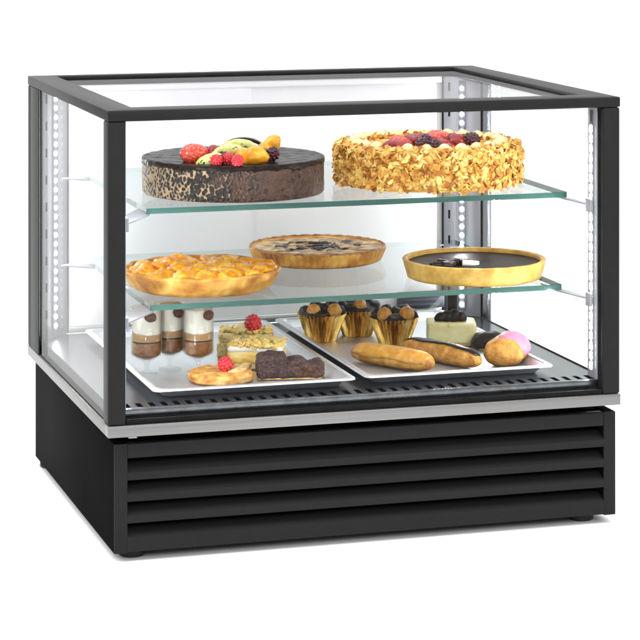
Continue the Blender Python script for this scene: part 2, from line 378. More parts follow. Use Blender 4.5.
def pane(name, a, b, m, edge='dark'):
    bm = new(); box(bm, a, b)
    dims = [abs(q - p) for p, q in zip(a, b)]; thin = dims.index(min(dims))
    bm.normal_update()
    for f in bm.faces: f.material_index = 0 if abs(f.normal[thin]) > .9 else 1
    return C(name, bm, [m, edge])
pane('front_pane', (.0272, .0100, ST + .0015), (.7709, .0155, PH - .001), 'glass')
pane('side_pane', (.0035, .0380, ST + .0015), (.0085, D - .0225, PH - .001), 'sideglass')
pane('side_pane', (W - .0085, .0380, ST + .0015), (W - .0035, D - .0225, PH - .001), 'sideglass')
pane('top_pane', (ix0 + .0004, iy0 + .0004, T - .0095), (ix1 - .0004, iy1 - .0004, T - .0040), 'topglass')
# black gaskets along the foot of the panes
bm = new()
box(bm, (.0272, .0030, ST + .0004), (.7709, .0095, .0245), .001); box(bm, (.0272, .0160, ST + .0004), (.7709, .0190, .0245), .0008)
C('gasket', bm, 'dark', 40)
for x0, x1 in ((.0092, .0135), (W - .0135, W - .0092)):
    bm = new(); box(bm, (x0, .038, ST + .0004), (x1, D - .024, .0368), .001); C('gasket', bm, 'dark', 40)

# deck: raised steel floor with a row of slots along the front, open to a dark well
DZ = .0355
xs = [.0138, .0270]
slots = []
x = .0330
while x < .768:
    slots.append((x, x + .0085)); x += .0187
ys = [(.0205, None), (.0305, 1), (.0480, None), (.634, None)]
bm = new()
gx = sorted({.0138, W - .0138} | {round(v, 5) for s in slots for v in s}); gy = [.0205, .0290, .0300, .0480, .0490, .634]
gyv = [.0205, .0300, .0600, .634]
V = {}
def gv(x, y):
    k = (round(x, 5), round(y, 5))
    if k not in V: V[k] = bm.verts.new((x, y, DZ))
    return V[k]
for i in range(len(gx) - 1):
    for j in range(3):
        hole = j == 1 and any(abs(gx[i] - s[0]) < 1e-4 for s in slots)
        if not hole: bm.faces.new((gv(gx[i], gyv[j]), gv(gx[i + 1], gyv[j]), gv(gx[i + 1], gyv[j + 1]), gv(gx[i], gyv[j + 1])))
ext = bmesh.ops.extrude_face_region(bm, geom=list(bm.faces))
bmesh.ops.translate(bm, verts=[g for g in ext['geom'] if isinstance(g, bmesh.types.BMVert)], vec=(0, 0, -.0015))
C('deck', bm, 'deck')
bm = new(); box(bm, (.0274, .0195, .0250), (.7707, .0203, .0362), .0003); box(bm, (.0274, .0140 + .0058, .0345), (.7707, .0290, .0364), .0006)
C('deck_lip', bm, 'deck', 40)

# rear sliding doors: two white panels, one behind the other, in a steel frame
pane('rear_door', (.0500, .6365, .0480), (.3860, .6405, PH - .012), 'white', 'white')
pane('rear_door', (.3770, .6420, .0480), (.7500, .6460, PH - .012), 'white', 'white')
bm = new(); box(bm, (.0305, .6345, DZ + .0008), (.7695, .6480, .0470), .001); C('door_track', bm, 'steel', 40)
bm = new(); box(bm, (.0305, .6345, PH - .0115), (.7695, .6480, PH - .0005), .001); C('door_track', bm, 'white', 40)
bm = new(); box(bm, (.650, .6220, .0485), (.7355, .6360, .0780), .003, 2)  # ribbed slate-dark box put in low on the rear wall
for k in range(3): box(bm, (.660, .6206, .0535 + k * .008), (.7250, .6222, .0575 + k * .008), .0006)
C('dark_rear_box', bm, 'slate', 40)

# LED uprights
def upright(name, p, q, thick, n0, n1, dw, dl, pitch, slots=True):
    """a slim profile standing on the line p-q (seen from above), diodes in its middle, facing left of p->q"""
    p, q = Vector((*p, 0)), Vector((*q, 0)); u = (q - p).normalized(); nrm = Vector((-u.y, u.x, 0)); L = (q - p).length
    bm = new(); z0, z1 = DZ + .0004, PH - .0006
    mt = Matrix((( u.x, nrm.x, 0, p.x), (u.y, nrm.y, 0, p.y), (0, 0, 1, 0), (0, 0, 0, 1)))
    t = new(); box(t, (0, -thick, z0), (L, 0, z1), .0008); 
    box(t, (L * .5 - dw * 1.1, .0002, z0 + .012), (L * .5 + dw * 1.1, .0012, z1 - .008), .0004)
    join(bm, t, mt); pr = C(name, bm, 'alu', 40)
    t = new(); bm = new(); box(t, (L * .5 - dw * 1.0, .0013, z0 + .010), (L * .5 + dw * 1.0, .0017, z1 - .006)); join(bm, t, mt); C('light_tape', bm, 'tape', parent=pr)
    if slots:
        t = new(); bm = new()
        box(t, (0.0002, -.001, z0 + .001), (.0030, .0011, z1 - .001)); box(t, (L - .0030, -.001, z0 + .001), (L - .0002, .0011, z1 - .001))
        for k in range(9): box(t, (L * .80, -.001, .07 + k * .045), (L * .80 + .0035, .0006, .085 + k * .045))
        join(bm, t, mt); C('dark_trim', bm, 'dark', parent=pr)
    t = new(); bm = new(); z = n0
    while z < n1:
        (blob(t, (L * .5, .0022, z + dl / 2), (dw / 2, .0016, dl / 2), sub=2) if slots else box(t, (L * .5 - dw / 2, .0018, z), (L * .5 + dw / 2, .0030, z + dl), .0009, 2)); z += pitch
    join(bm, t, mt); d = C('diode_strip', bm, 'diode', 40, parent=pr)
    return pr
upright('led_upright', (.065, .635), (.0095, .5795), .004, .052, .440, .0062, .0075, .0152)
upright('led_upright', (.7905, .5795), (.735, .635), .004, .052, .440, .0062, .0075, .0152)
upright('led_upright', (.7690, .0200), (.7690, .0560), .002, .050, .428, .0058, .0105, .0152, False)
upright('led_upright', (.0310, .0560), (.0310, .0200), .002, .050, .428, .0058, .0105, .0152, False)

# glass shelves on steel corner brackets
def shelf(z1, x0, x1, y0, y1):
    bm = new(); box(bm, (x0, y0, z1 - .0095), (x1, y1, z1), .0006, 1); bm.normal_update()
    for f in bm.faces: f.material_index = 0 if abs(f.normal.z) > .5 else (1 if f.normal.y < -.5 or f.normal.x > .9 else 2)
    s = C('glass_shelf', bm, ['shelf', 'edge', 'paleedge'])
    for sx in (0, 1):
        e, w = (x0, .0335) if sx == 0 else (x1, .7665)
        g = 1 if sx == 0 else -1
        for pts in ([(w, .034), (e + g * .006, y0 + .003), (e + g * .006, y0 + .075), (w, .092)],
                    [(w + g * .012, .600), (w + g * .03, .612), (e + g * .012, y1 - .03), (e + g * .004, y1 - .065)]):
            if (pts[1][0] - pts[0][0]) * g < 0: pts = pts
            bm = new(); prism(bm, pts, z1 - .0122, z1 - .0100); C('shelf_bracket', bm, 'alu', parent=s)
        bm = new(); box(bm, (w, .030, z1 - .022), (w + g * .004, .050, z1 - .001), .001); C('bracket_clip', bm, 'alu', 40, parent=s)
    return s
S1, S2 = .3135, .1680
shelf(S1, .0838, .7605, .1190, .6290)
shelf(S2, .0905, .7530, .1220, .6200)

# ------------------------------------------------------------------ steel trays
def tray(x0, x1, y0, y1, label):
    t = thing('steel_tray', label, 'tray', ((x0 + x1) / 2, (y0 + y1) / 2, DZ + .0004), 0, 'steel trays on the case floor')
    w, d = (x1 - x0) / 2, (y1 - y0) / 2; h = .0150
    def loop(dx, z, r):
        pts = []
        for cx, cy, a0 in ((w - dx - r, d - dx - r, 0), (-(w - dx - r), d - dx - r, 90), (-(w - dx - r), -(d - dx - r), 180), (w - dx - r, -(d - dx - r), 270)):
            for k in range(6):
                a = R(a0 + 90 * k / 5); pts.append((cx + r * math.cos(a), cy + r * math.sin(a), z))
        return pts
    def skin(loops, cap0, cap1):
        bm = new(); rs = [[bm.verts.new(p) for p in l] for l in loops]; n = len(rs[0])
        for A, B in zip(rs, rs[1:]):
            for i in range(n): bm.faces.new((A[i], A[(i + 1) % n], B[(i + 1) % n], B[i]))
        if cap0: bm.faces.new(rs[0][::-1])
        if cap1: bm.faces.new(rs[-1])
        return bm
    obj('tray_pan', skin([loop(.022, 0, .012), loop(.020, .0006, .014), loop(.0085, h - .0012, .016), loop(.0085, h - .0005, .016)][0:3] + [loop(.0095, h - .0012, .015), loop(.0205, .0025, .013), loop(.0225, .0016, .011)], True, True), 'tray', t, 50)
    obj('rim', skin([loop(.0095, h - .0014, .015), loop(.0015, h - .0016, .012), loop(0, h - .0028, .012), loop(0, h - .0012, .012), loop(.0012, h, .012), loop(.0095, h, .015), loop(.0095, h - .0014, .015)], False, False), 'tray', t, 50)
    return t
tray(.083, .398, .066, .588, 'stainless tray holding the stemmed dessert glasses and raspberry tartlet')
tray(.414, .722, .074, .594, 'stainless tray holding the gold foil cups and eclairs')
TZ = DZ + .0004 + .0018      # floor of the trays

# ------------------------------------------------------------------ upper shelf: chocolate cake with fruit
def raspberry(parent, name, c, r, m, rot=(0, 0, 0), h=1.15, seed=0):
    bm = new(); rnd = random.Random(seed)
    blob(bm, (0, 0, 0), (r * .86, r * .86, r * h * .86), sub=3)
    n = 46
    for i in range(n):
        z = 1 - 2 * (i + .5) / n; a = i * 2.39996; q = math.sqrt(1 - z * z)
        k = r * .23 * rnd.uniform(.9, 1.12)
        taper = 1 - .22 * max(0, z)
        blob(bm, (math.cos(a) * q * r * .84 * taper, math.sin(a) * q * r * .84 * taper, z * r * h * .84), (k, k, k), sub=2)
    return obj(name, bm, m, parent, 'all', c, rot)

def strawberry(parent, name, c, s, m='strawb', rot=(0, 0, 0), seed=0):
    bm = new(); blob(bm, (0, 0, 0), s, sub=4, amp=s[0] * .05, f=90, seed=seed)
    for v in bm.verts:
        k = 1 - .28 * (v.co.x / s[0]); v.co.y *= k; v.co.z *= k
    return obj(name, bm, m, parent, 'all', c, rot)

RIGHT = Vector((.957, -.288, 0)); BACK = Vector((.288, .957, 0))
k1 = thing('chocolate_cake', 'chocolate mousse cake with a bubbled cream side and mixed fruit on top', 'cake', (.2575, .2700, S1 + .0006))
CR, CH = .1430, .0560
def cake_r(a, r, z, k):
    p = (math.cos(a) * CR, math.sin(a) * CR, z)
    return r + .0012 * fbm(p, 45, 3) * (r > .1), z
bm = new(); lathe(bm, fill([(0, 0), (CR - .003, 0), (CR, .003), (CR, CH - .005)], 10), 200, cake_r)
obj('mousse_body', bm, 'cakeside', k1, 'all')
def glaze_fn(a, r, z, k):
    p = (math.cos(a) * r, math.sin(a) * r, z)
    d = 0
    if k <= 3: d = -.0060 * max(0, nz((math.cos(a), math.sin(a), 0), 14, 5)) - .0012
    if z > CH - .001: d += .0011 * fbm(p, 60, 8)
    return r + .0008 * nz(p, 50, 4), z + d
bm = new(); lathe(bm, [(CR - .002, CH - .0065), (CR + .0006, CH - .0065), (CR + .0014, CH - .005), (CR + .0016, CH - .003), (CR + .001, CH - .0008), (CR - .002, CH + .0003), (CR - .006, CH + .0002)] + [(CR * (1 - i / 24), CH) for i in range(2, 24)] + [(0, CH)], 200, glaze_fn)
obj('chocolate_glaze', bm, 'cakeglaze', k1, 'all')
def on1(px, py, dz=0): return (px - .2575, py - .2700, CH + dz)
# fruit: red slice, pale green slices with seeds, orange segments, berries, and a chocolate hoop behind
strawberry(k1, 'strawberry_half', on1(.1800, .2080, .0130), (.0225, .0130, .0150), 'strawbslice', (0, -.1, -.29), 2)
strawberry(k1, 'strawberry_half', on1(.2110, .2030, .0150), (.0120, .0120, .0100), 'strawb', (0, .2, -.29), 5)
def fruit_slice(c, L, h, th, rot, seed):
    """half-moon slice lying on its flesh, skin side up"""
    bm = new(); n = 18; rnd = random.Random(seed)
    blob(bm, (0, 0, 0), (L, th, h), sub=4, amp=.0009, f=70, seed=seed)
    for v in bm.verts:
        if v.co.z < 0: v.co.z *= .45
        v.co.z += -.10 * (v.co.x ** 2) / L
    o = obj('melon_slice', bm, 'melon', k1, 'all', c, rot)
    bm = new()
    for i in range(16):
        a = rnd.uniform(-.75, .75); q = rnd.uniform(.25, .8)
        x = a * L; z = h * q * math.sqrt(max(.05, 1 - a * a)); y = -th * math.sqrt(max(0, 1 - a * a - (z / h) ** 2)) - .0002
        blob(bm, (x, y, z - .10 * x * x / L), (.0016, .0007, .0010), (0, rnd.uniform(-1, 1), 0), sub=1)
    s = obj('seeds', bm, 'seed', o, 'all'); s['kind'] = 'stuff'
fruit_slice(on1(.1960, .1700, .0045), .0260, .0130, .0095, (.45, -.30, -.30), 1)
fruit_slice(on1(.2230, .1930, .0105), .0300, .0165, .0100, (.50, -.42, -.30), 2)
fruit_slice(on1(.2480, .2150, .0170), .0320, .0165, .0100, (.50, -.16, -.30), 3)
def segment(c, s, rot, seed):
    bm = new(); blob(bm, (0, 0, 0), s, sub=4, amp=.0011, f=120, seed=seed)
    for v in bm.verts: v.co.z -= .35 * (v.co.x ** 2) / s[0]
    obj('orange_segment', bm, 'orange', k1, 'all', c, rot)
segment(on1(.2610, .1560, .0125), (.0215, .0125, .0155), (.35, -.25, -.35), 1)
segment(on1(.2480, .1690, .0105), (.0150, .0110, .0130), (.3, .2, -.1), 4)
segment(on1(.3080, .2180, .0240), (.0130, .0110, .0140), (.3, .6, .2), 2)
segment(on1(.2940, .2150, .0140), (.0150, .0120, .0120), (.2, .2, -.3), 3)
raspberry(k1, 'raspberry', on1(.2010, .1540, .0070), .0098, 'rasp', (1.2, .3, 0), seed=1)
raspberry(k1, 'raspberry', on1(.2190, .1580, .0085), .0100, 'rasp', (.9, -.5, .4), seed=2)
raspberry(k1, 'raspberry', on1(.2290, .1330, .0082), .0095, 'rasp', (1.4, .2, .5), seed=3)
raspberry(k1, 'blackberry', on1(.2950, .1750, .0120), .0112, 'blackb', (.6, .3, 0), seed=4)
raspberry(k1, 'blackberry', on1(.2110, .1680, .0100), .0092, 'blackb', (.6, .3, 0), seed=6)
bm = new()
pts = []
for i in range(33):
    a = R(15 + 150 * i / 32); pts.append((.038 * math.cos(a), .018 * math.sin(a) * .4, .0235 * math.sin(a)))
n0 = None
for i, (x, y, z) in enumerate(pts):
    ring = [bm.verts.new((x + dx, y + dy, z + dz)) for dx, dy, dz in ((0, -.007, 0), (0, .007, 0), (0, .007, -.0050), (0, -.007, -.0050))]
    if n0:
        for q in range(4): bm.faces.new((n0[q], n0[(q + 1) % 4], ring[(q + 1) % 4], ring[q]))
    else: bm.faces.new(ring)
    n0 = ring
bm.faces.new(n0[::-1])
obj('chocolate_hoop', bm, 'choc', k1, 40, on1(.2680, .2500, .0060), (0, 0, -.3))

# ------------------------------------------------------------------ upper shelf: almond cake
k2 = thing('almond_cake', 'round cake coated in golden flaked almonds with red glazed fruit on top', 'cake', (.5920, .2990, S1 + .0006))
AR, AH = .1465, .0610
bm = new(); lathe(bm, fill([(0, 0), (AR - .004, 0), (AR, .004), (AR, AH - .006), (AR - .006, AH), (0, AH)], 8), 120, lambda a, r, z, k: (r + .002 * nz((math.cos(a) * r, math.sin(a) * r, z), 40, 2) * (r > .05), z))
obj('cake_body', bm, 'almond', k2, 'all')
def flakes(n, seed, spread=1.0):
    bm = new(); rnd = random.Random(seed)
    for i in range(n):
        a = rnd.uniform(0, 2 * PI)
        if rnd.random() < .76:
            z = rnd.uniform(.003, AH - .001); r = AR + rnd.uniform(-.001, .0052); nrm = Vector((math.cos(a), math.sin(a), rnd.uniform(-.4, .5)))
        else:
            r = AR * math.sqrt(rnd.uniform(.52, 1.0)); z = AH + rnd.uniform(-.001, .0050); nrm = Vector((math.cos(a) * .6, math.sin(a) * .6, 1))
        c = Vector((math.cos(a) * r, math.sin(a) * r, z))
        nrm = (nrm + Vector((rnd.gauss(0, .45), rnd.gauss(0, .45), rnd.gauss(0, .45)))).normalized()
        u = nrm.cross(Vector((rnd.gauss(0, 1), rnd.gauss(0, 1), rnd.gauss(0, 1)))).normalized(); w = nrm.cross(u)
        L = rnd.uniform(.0046, .0090) * spread; B = L * rnd.uniform(.5, .75); cur = rnd.uniform(-.25, .25); th = .0006
        top, bot = [], []
        for k in range(9):
            t = 2 * PI * k / 9; x = math.cos(t) * L * (1 - .18 * math.sin(t)); y = math.sin(t) * B * (1 + rnd.uniform(-.15, .1))
            h = cur * x * x / L
            top.append(bm.verts.new(c + u * x + w * y + nrm * (h + th))); bot.append(bm.verts.new(c + u * x + w * y + nrm * (h - th)))
        ct = bm.verts.new(c + nrm * (th * 1.3)); cb = bm.verts.new(c - nrm * th)
        for k in range(9):
            j = (k + 1) % 9
            bm.faces.new((ct, top[k], top[j])); bm.faces.new((cb, bot[j], bot[k])); bm.faces.new((top[k], bot[k], bot[j], top[j]))
    return bm
for m, n, sd in (('almond', 2700, 3), ('flakelight', 850, 4), ('flakebrown', 750, 5)):
    o = obj('almond_flakes', flakes(n, sd), m, k2, 40); o['kind'] = 'stuff'
# rosettes of custard cream near the front rim
for i in range(26):
    a = 2 * PI * i / 26
    bm = new(); r = .0100
    def ros(t, rr, z, k): return rr * (1 + .10 * math.cos(7 * t + z * 300)), z
    lathe(bm, [(0, 0), (r, .0), (r * 1.12, .004), (r * .95, .009), (r * .55, .0125), (.0, .0145)], 28, ros)
    obj('cream_rosette', bm, 'cream', k2, 'all', (math.cos(a) * (AR - .027), math.sin(a) * (AR - .027), AH - .001))
def on2(px, py, dz=0): return (px - .5920, py - .2990, AH + dz)
fr = [('strawberry_half', .5060, .2180, .0125, (.0250, .0120, .0115), 'strawb', (.2, -.1, -.35)),
      ('strawberry_half', .5200, .2320, .0190, (.0210, .0125, .0105), 'strawbslice', (.1, .25, -.25)),
      ('strawberry_half', .5640, .2230, .0230, (.0220, .0150, .0120), 'strawb', (.2, .1, -.5)),
      ('strawberry_half', .5930, .2450, .0260, (.0230, .0160, .0130), 'strawbslice', (.3, -.1, -.2)),
      ('strawberry_half', .6180, .2150, .0200, (.0220, .0150, .0125), 'strawb', (.2, .2, -.3)),
      ('strawberry_half', .5850, .2020, .0130, (.0200, .0130, .0110), 'strawb', (.1, .1, -.2)),
      ('strawberry_half', .5480, .2500, .0200, (.0200, .0150, .0110), 'strawb', (0, 0, .4)),
      ('strawberry_half', .6100, .2650, .0200, (.0200, .0150, .0110), 'strawb', (0, 0, 1.0)),
      ('strawberry_half', .5600, .2750, .0160, (.0250, .0200, .0120), 'strawb', (0, 0, 1.6))]
for i, (n, x, y, z, s, m, rt) in enumerate(fr): strawberry(k2, n, on2(.575 + (x - .575) * .92, y, z * .60 - .001), s, m, rt, i + 3)
for i, (x, y, z, r) in enumerate(((.5440, .1960, .0130, .0120), (.5640, .1900, .0120, .0110), (.6360, .2050, .0190, .0125), (.5560, .2120, .0200, .0100), (.6480, .2250, .0170, .0115))):
    raspberry(k2, 'blackberry', on2(.575 + (x - .575) * .92, y, z * .8), r, 'blackb', (.5, .4 * i, 0), 1.0, seed=20 + i)

# ------------------------------------------------------------------ middle shelf: three tarts
k3 = thing('apricot_tart', 'round tart heaped with shiny glazed apricots in a wavy golden crust', 'tart', (.2020, .2540, S2 + .0006))
TR = .1230
def crust_fn(amp, fq, seed, waves=0, wamp=0):
    def f(a, r, z, k):
        p = (math.cos(a) * r, math.sin(a) * r, z)
        return r * (1 + wamp * math.cos(waves * a)) + amp * fbm(p, fq, seed) * (r > .03), z + (amp * 1.6 * nz(p, fq * .7, seed + 5) if z > .018 else 0)
    return f
bm = new(); lathe(bm, fill([(0, 0), (TR - .022, 0), (TR - .014, .004), (TR - .004, .020), (TR, .0285), (TR - .002, .0315), (TR - .007, .0310), (TR - .010, .026), (TR - .012, .020), (0, .020)], 5), 180, crust_fn(.0030, 34, 2))
obj('tart_shell', bm, 'crust', k3, 'all')
bm = new(); lathe(bm, [(0, .0255)] + [(TR * .93 * i / 16, .0255) for i in range(1, 17)], 120, lambda a, r, z, k: (r, z + .002 * fbm((math.cos(a) * r, math.sin(a) * r, z), 60, 4)))
obj('custard', bm, 'apricot', k3, 'all')
rnd = random.Random(11); cnt = 0
for ring, (rr, n) in enumerate(((.0945, 15), (.067, 10), (.035, 6), (0, 1))):
    for i in range(n):
        a = 2 * PI * (i + .5 * ring) / n + rnd.uniform(-.1, .1); q = rr + rnd.uniform(-.005, .005)
        bm = new(); s = rnd.uniform(.0175, .0225)
        blob(bm, (0, 0, 0), (s * 1.08, s * rnd.uniform(.8, 1.0), s * .40), sub=4, amp=.0034, f=95, seed=cnt)
        for v in bm.verts: v.co.z -= .0035 * max(0, 1 - abs(v.co.y) / (s * .35)) * (v.co.z > 0)
        obj('apricot_half', bm, 'apricot', k3, 'all', (q * math.cos(a), q * math.sin(a), .0268 + rnd.uniform(-.0006, .0030)), (rnd.uniform(-.25, .25), rnd.uniform(-.28, .28), a + rnd.uniform(-.6, .6))); cnt += 1

k4 = thing('pear_tart', 'round pear tart with chocolate swirl in a fluted crust, behind the apricot tart', 'tart', (.4540, .4640, S2 + .0006))
PR = .1140
def flute(a, r, z, k):
    p = (math.cos(a) * r, math.sin(a) * r, z)
    w = .020 if r > .095 and k < 22 else 0
    return r * (1 + w * (abs(math.cos(31 * a)) - .5)) + .0007 * fbm(p, 60, 6), z + (.0009 * nz(p, 60, 3) if z > .018 else 0)
bm = new(); lathe(bm, fill([(0, 0), (PR - .014, 0), (PR - .008, .003), (PR - .001, .019), (PR, .0235), (PR - .003, .0248), (PR - .007, .0235), (PR - .009, .020), (0, .0195)], 4), 372, flute)
obj('tart_shell', bm, 'crust', k4, 'all')
bm = new(); tube(bm, [((PR - .0025) * math.cos(2 * PI * i / 96), (PR - .0025) * math.sin(2 * PI * i / 96), .0242 + .0008 * math.sin(i * 2.3)) for i in range(97)], .0026, 8, False)
obj('rim_crust', bm, 'brownrim', k4, 'all')
bm = new(); lathe(bm, [(0, .0222)] + [(PR * .945 * i / 24, .0222) for i in range(1, 25)], 120, lambda a, r, z, k: (r, z + .0011 * fbm((math.cos(a) * r, math.sin(a) * r, 0), 45, 9)))
obj('filling', bm, 'peartop', k4, 'all')
# pear slices fanned and swirls of chocolate
for i in range(8):
    a = 2 * PI * i / 8 + .2
    bm = new(); blob(bm, (0, 0, 0), (.032, .018, .0022), sub=3, amp=.0009, f=70, seed=i)
    for v in bm.verts: v.co.y *= 1 - .45 * v.co.x / .030
    obj('pear_slice', bm, 'peartop', k4, 'all', (.066 * math.cos(a), .066 * math.sin(a), .0226), (0, 0, a + PI))
rnd = random.Random(17)
for i in range(17):
    a = rnd.uniform(0, 2 * PI); q = rnd.uniform(.004, .062)
    bm = new(); blob(bm, (0, 0, 0), (rnd.uniform(.010, .026), rnd.uniform(.0022, .0075), .0013), sub=4, amp=.0022, f=120, seed=i + 40)
    obj('chocolate_swirl', bm, 'choc', k4, 'all', (q * math.cos(a) * 1.2, q * math.sin(a), .0235), (0, 0, a + PI / 2 + rnd.uniform(-.4, .4)))

k5 = thing('chocolate_tart', 'deep chocolate tart in a tall smooth yellow crust below the almond cake', 'tart', (.6450, .2270, S2 + .0006))
QR = .1150
def q_fn(a, r, z, k):
    p = (math.cos(a) * r, math.sin(a) * r, z); return r + .0006 * fbm(p, 50, 3) * (r > .05), z + (.0006 * fbm(p, 40, 1) if z > .02 else 0)
bm = new(); lathe(bm, fill([(0, 0), (QR - .0105, 0), (QR - .0075, .0015), (QR - .001, .0265), (QR, .0288), (QR - .0015, .0302), (QR - .0060, .0302), (QR - .0078, .029), (QR - .0100, .017), (0, .017)], 5), 180, q_fn)
obj('tart_shell', bm, 'yellowcrust', k5, 'all')
bm = new(); lathe(bm, [(0, .0238)] + [(QR * .921 * i / 20, .0238) for i in range(1, 21)], 120, lambda a, r, z, k: (r, z + .0005 * nz((math.cos(a) * r, math.sin(a) * r, 0), 26, 9)))
obj('ganache', bm, 'ganache', k5, 'all')
rnd = random.Random(3)
for i in range(14):
    bm = new(); L = rnd.uniform(.014, .026); n = 12; a = rnd.uniform(0, 2 * PI)
    # a curl of dark chocolate, a few coloured white
    th = rnd.uniform(.004, .006); v0 = None
    for k in range(n + 1):
        t = k / n * PI * 1.35; y, z = th * math.cos(t), th * math.sin(t) + .003
        ring = [bm.verts.new((x, y * s, z * s)) for x in (-L / 2, L / 2) for s in (1, .82)]
        ring = [ring[0], ring[2], ring[3], ring[1]]
        if v0:
            for q in range(4): bm.faces.new((v0[q], v0[(q + 1) % 4], ring[(q + 1) % 4], ring[q]))
        else: bm.faces.new(ring)
        v0 = ring
    bm.faces.new(v0[::-1])
    c = Vector((-.050 + rnd.uniform(-.03, .034), -.030 + rnd.uniform(-.014, .016), .0236))
    obj('chocolate_curl', bm, 'whitecream' if i in (1, 4, 9) else 'choc', k5, 40, c, (0, rnd.uniform(-.2, .2), rnd.uniform(-.7, .5)))

# ------------------------------------------------------------------ left tray: dessert glasses and slices
def verrine(x, y, label, turn, group='stemmed dessert glasses'):
    t = thing('dessert_glass', label, 'dessert', (x, y, TZ + .0004), turn, group)
    r = .0242
    bm = new(); lathe(bm, [(0, .0016), (.006, .0022), (.0165, .0006), (.0172, 0), (.0165, .0012)][0:1] + [(0, 0), (.0172, 0), (.0178, .0008), (.012, .0026), (.004, .0046), (.0028, .008), (.0030, .013), (.0050, .0180), (.0090, .0205), (r - .005, .0262), (r - .001, .0290), (r, .032), (r, .104), (r - .0011, .104), (r - .0011, .0325), (r - .0025, .0296), (r - .006, .0272), (.008, .0220), (0, .0205)][0:], 48)
    obj('glass_cup', bm, 'cupglass', t, 'all')
    q = r - .0018
    bm = new(); lathe(bm, [(0, .0210), (.0070, .0226), (q - .0050, .0276), (q - .0012, .0304), (q, .034), (q, .0495), (0, .0495)], 40); obj('caramel_layer', bm, 'caramelsauce', t, 60)
    bm = new(); lathe(bm, [(0, .0497), (q, .0497), (q, .0515), (0, .0515)], 40, lambda a, rr, z, k: (rr, z + .0006 * math.sin(3 * a + turn))); obj('chocolate_line', bm, 'choc', t, 60)
    bm = new(); lathe(bm, [(0, .0517), (q, .0517), (q, .0660), (0, .0660)], 40, lambda a, rr, z, k: (rr, z + (.0022 * math.sin(a + turn * 3) if k > 1 else 0))); obj('mousse_layer', bm, 'mousse', t, 60)
    bm = new(); lathe(bm, fill([(q * .9, .0640), (q, .0645), (q, .098), (q * .7, .103), (0, .1035)], 6), 48, lambda a, rr, z, k: (rr - .0003 * (1 + math.sin(9 * a)) * (z > .09), z + (.0022 * math.sin(a + turn * 3) if z < .066 else .0020 * fbm((math.cos(a) * rr, math.sin(a) * rr, z), 90, 2) * (z > .09))))
    obj('cream_layer', bm, 'whitecream', t, 60)
    # an oval of chocolate pressed against the glass
    bm = new(); blob(bm, (0, 0, 0), (.0098, .0009, .0080), sub=3, amp=.0010, f=160, seed=int(x * 1000))
    obj('chocolate_disc', bm, 'brownie', t, 'all', (.0065, -r * .965 - .0006, .0915), (0, .3, .12))
    return t
verrine(.1150, .2560, 'stemmed glass of layered caramel and white cream, next to the corner post', -.25)
verrine(.1580, .2820, 'stemmed glass of layered caramel and white cream, set back between the other two', .10)
verrine(.1950, .2460, 'stemmed glass of layered caramel and white cream, beside the almond pastry', .20)

t = thing('round_tartlet', 'round browned tartlet topped with one raspberry, at the front edge of the tray', 'tartlet', (.2120, .1720, TZ + .0004), -.29)
def tl(a, r, z, k):
    p = (math.cos(a) * r, math.sin(a) * r, z); return r + .0016 * fbm(p, 60, 4) * (r > .02), z + (.0016 * fbm(p, 90, 2) if z > .008 else 0)
bm = new(); lathe(bm, fill([(0, 0), (.0465, 0), (.0500, .003), (.0508, .011), (.0470, .0150), (.030, .0160), (0, .0165)], 6), 120, tl)
obj('pastry_base', bm, 'gratin', t, 'all')
bm = new()
for i in range(3): blob(bm, (.026 + .004 * i, -.006 + .010 * i, .0155 + .001 * i), (.017, .008, .0055), (0, -.1, .5 + .2 * i), sub=3, amp=.001, f=90, seed=i)
obj('cream_swirl', bm, 'biscuit', t, 'all')
raspberry(t, 'raspberry', (.0075, -.0060, .0260), .0125, 'rasp', (.15, .1, 0), .95, 31)

def nuts(parent, n, w, d, z, seed, m, name='chopped_almonds', s=.0045):
    bm = new(); rnd = random.Random(seed)
    for i in range(n):
        k = rnd.uniform(.6, 1.25) * s
        blob(bm, (rnd.uniform(-w, w), rnd.uniform(-d, d), z + rnd.uniform(0, .0035)), (k, k * rnd.uniform(.5, .8), k * rnd.uniform(.3, .5)), (rnd.uniform(-.7, .7), rnd.uniform(-.7, .7), rnd.uniform(0, 3)), sub=2, amp=.0006, f=200, seed=i)
    o = obj(name, bm, m, parent, 'all'); o['kind'] = 'stuff'; return o

t = thing('almond_slice', 'cream slice strewn with chopped almonds, between the dessert glasses and the dark chocolate slice', 'pastry', (.2940, .2600, TZ + .0004), -.45)
bm = softbox((.086, .062, .010), .003, 10, .0012, 90, 3); obj('sponge_layer', bm, 'biscuit', t, 'all')
bm = softbox((.084, .060, .022), .006, 14, .0018, 70, 5); obj('custard_layer', bm, 'custard', t, 'all', (0, 0, .0085))
bm = softbox((.085, .061, .010), .0045, 14, .0032, 80, 8); obj('cream_layer', bm, 'whitecream', t, 'all', (0, 0, .0270))
nuts(t, 120, .042, .031, .0360, 5, 'flakelight', s=.0072); nuts(t, 60, .038, .027, .0370, 6, 'leafgreen', 'pistachio_crumbs', .0034)

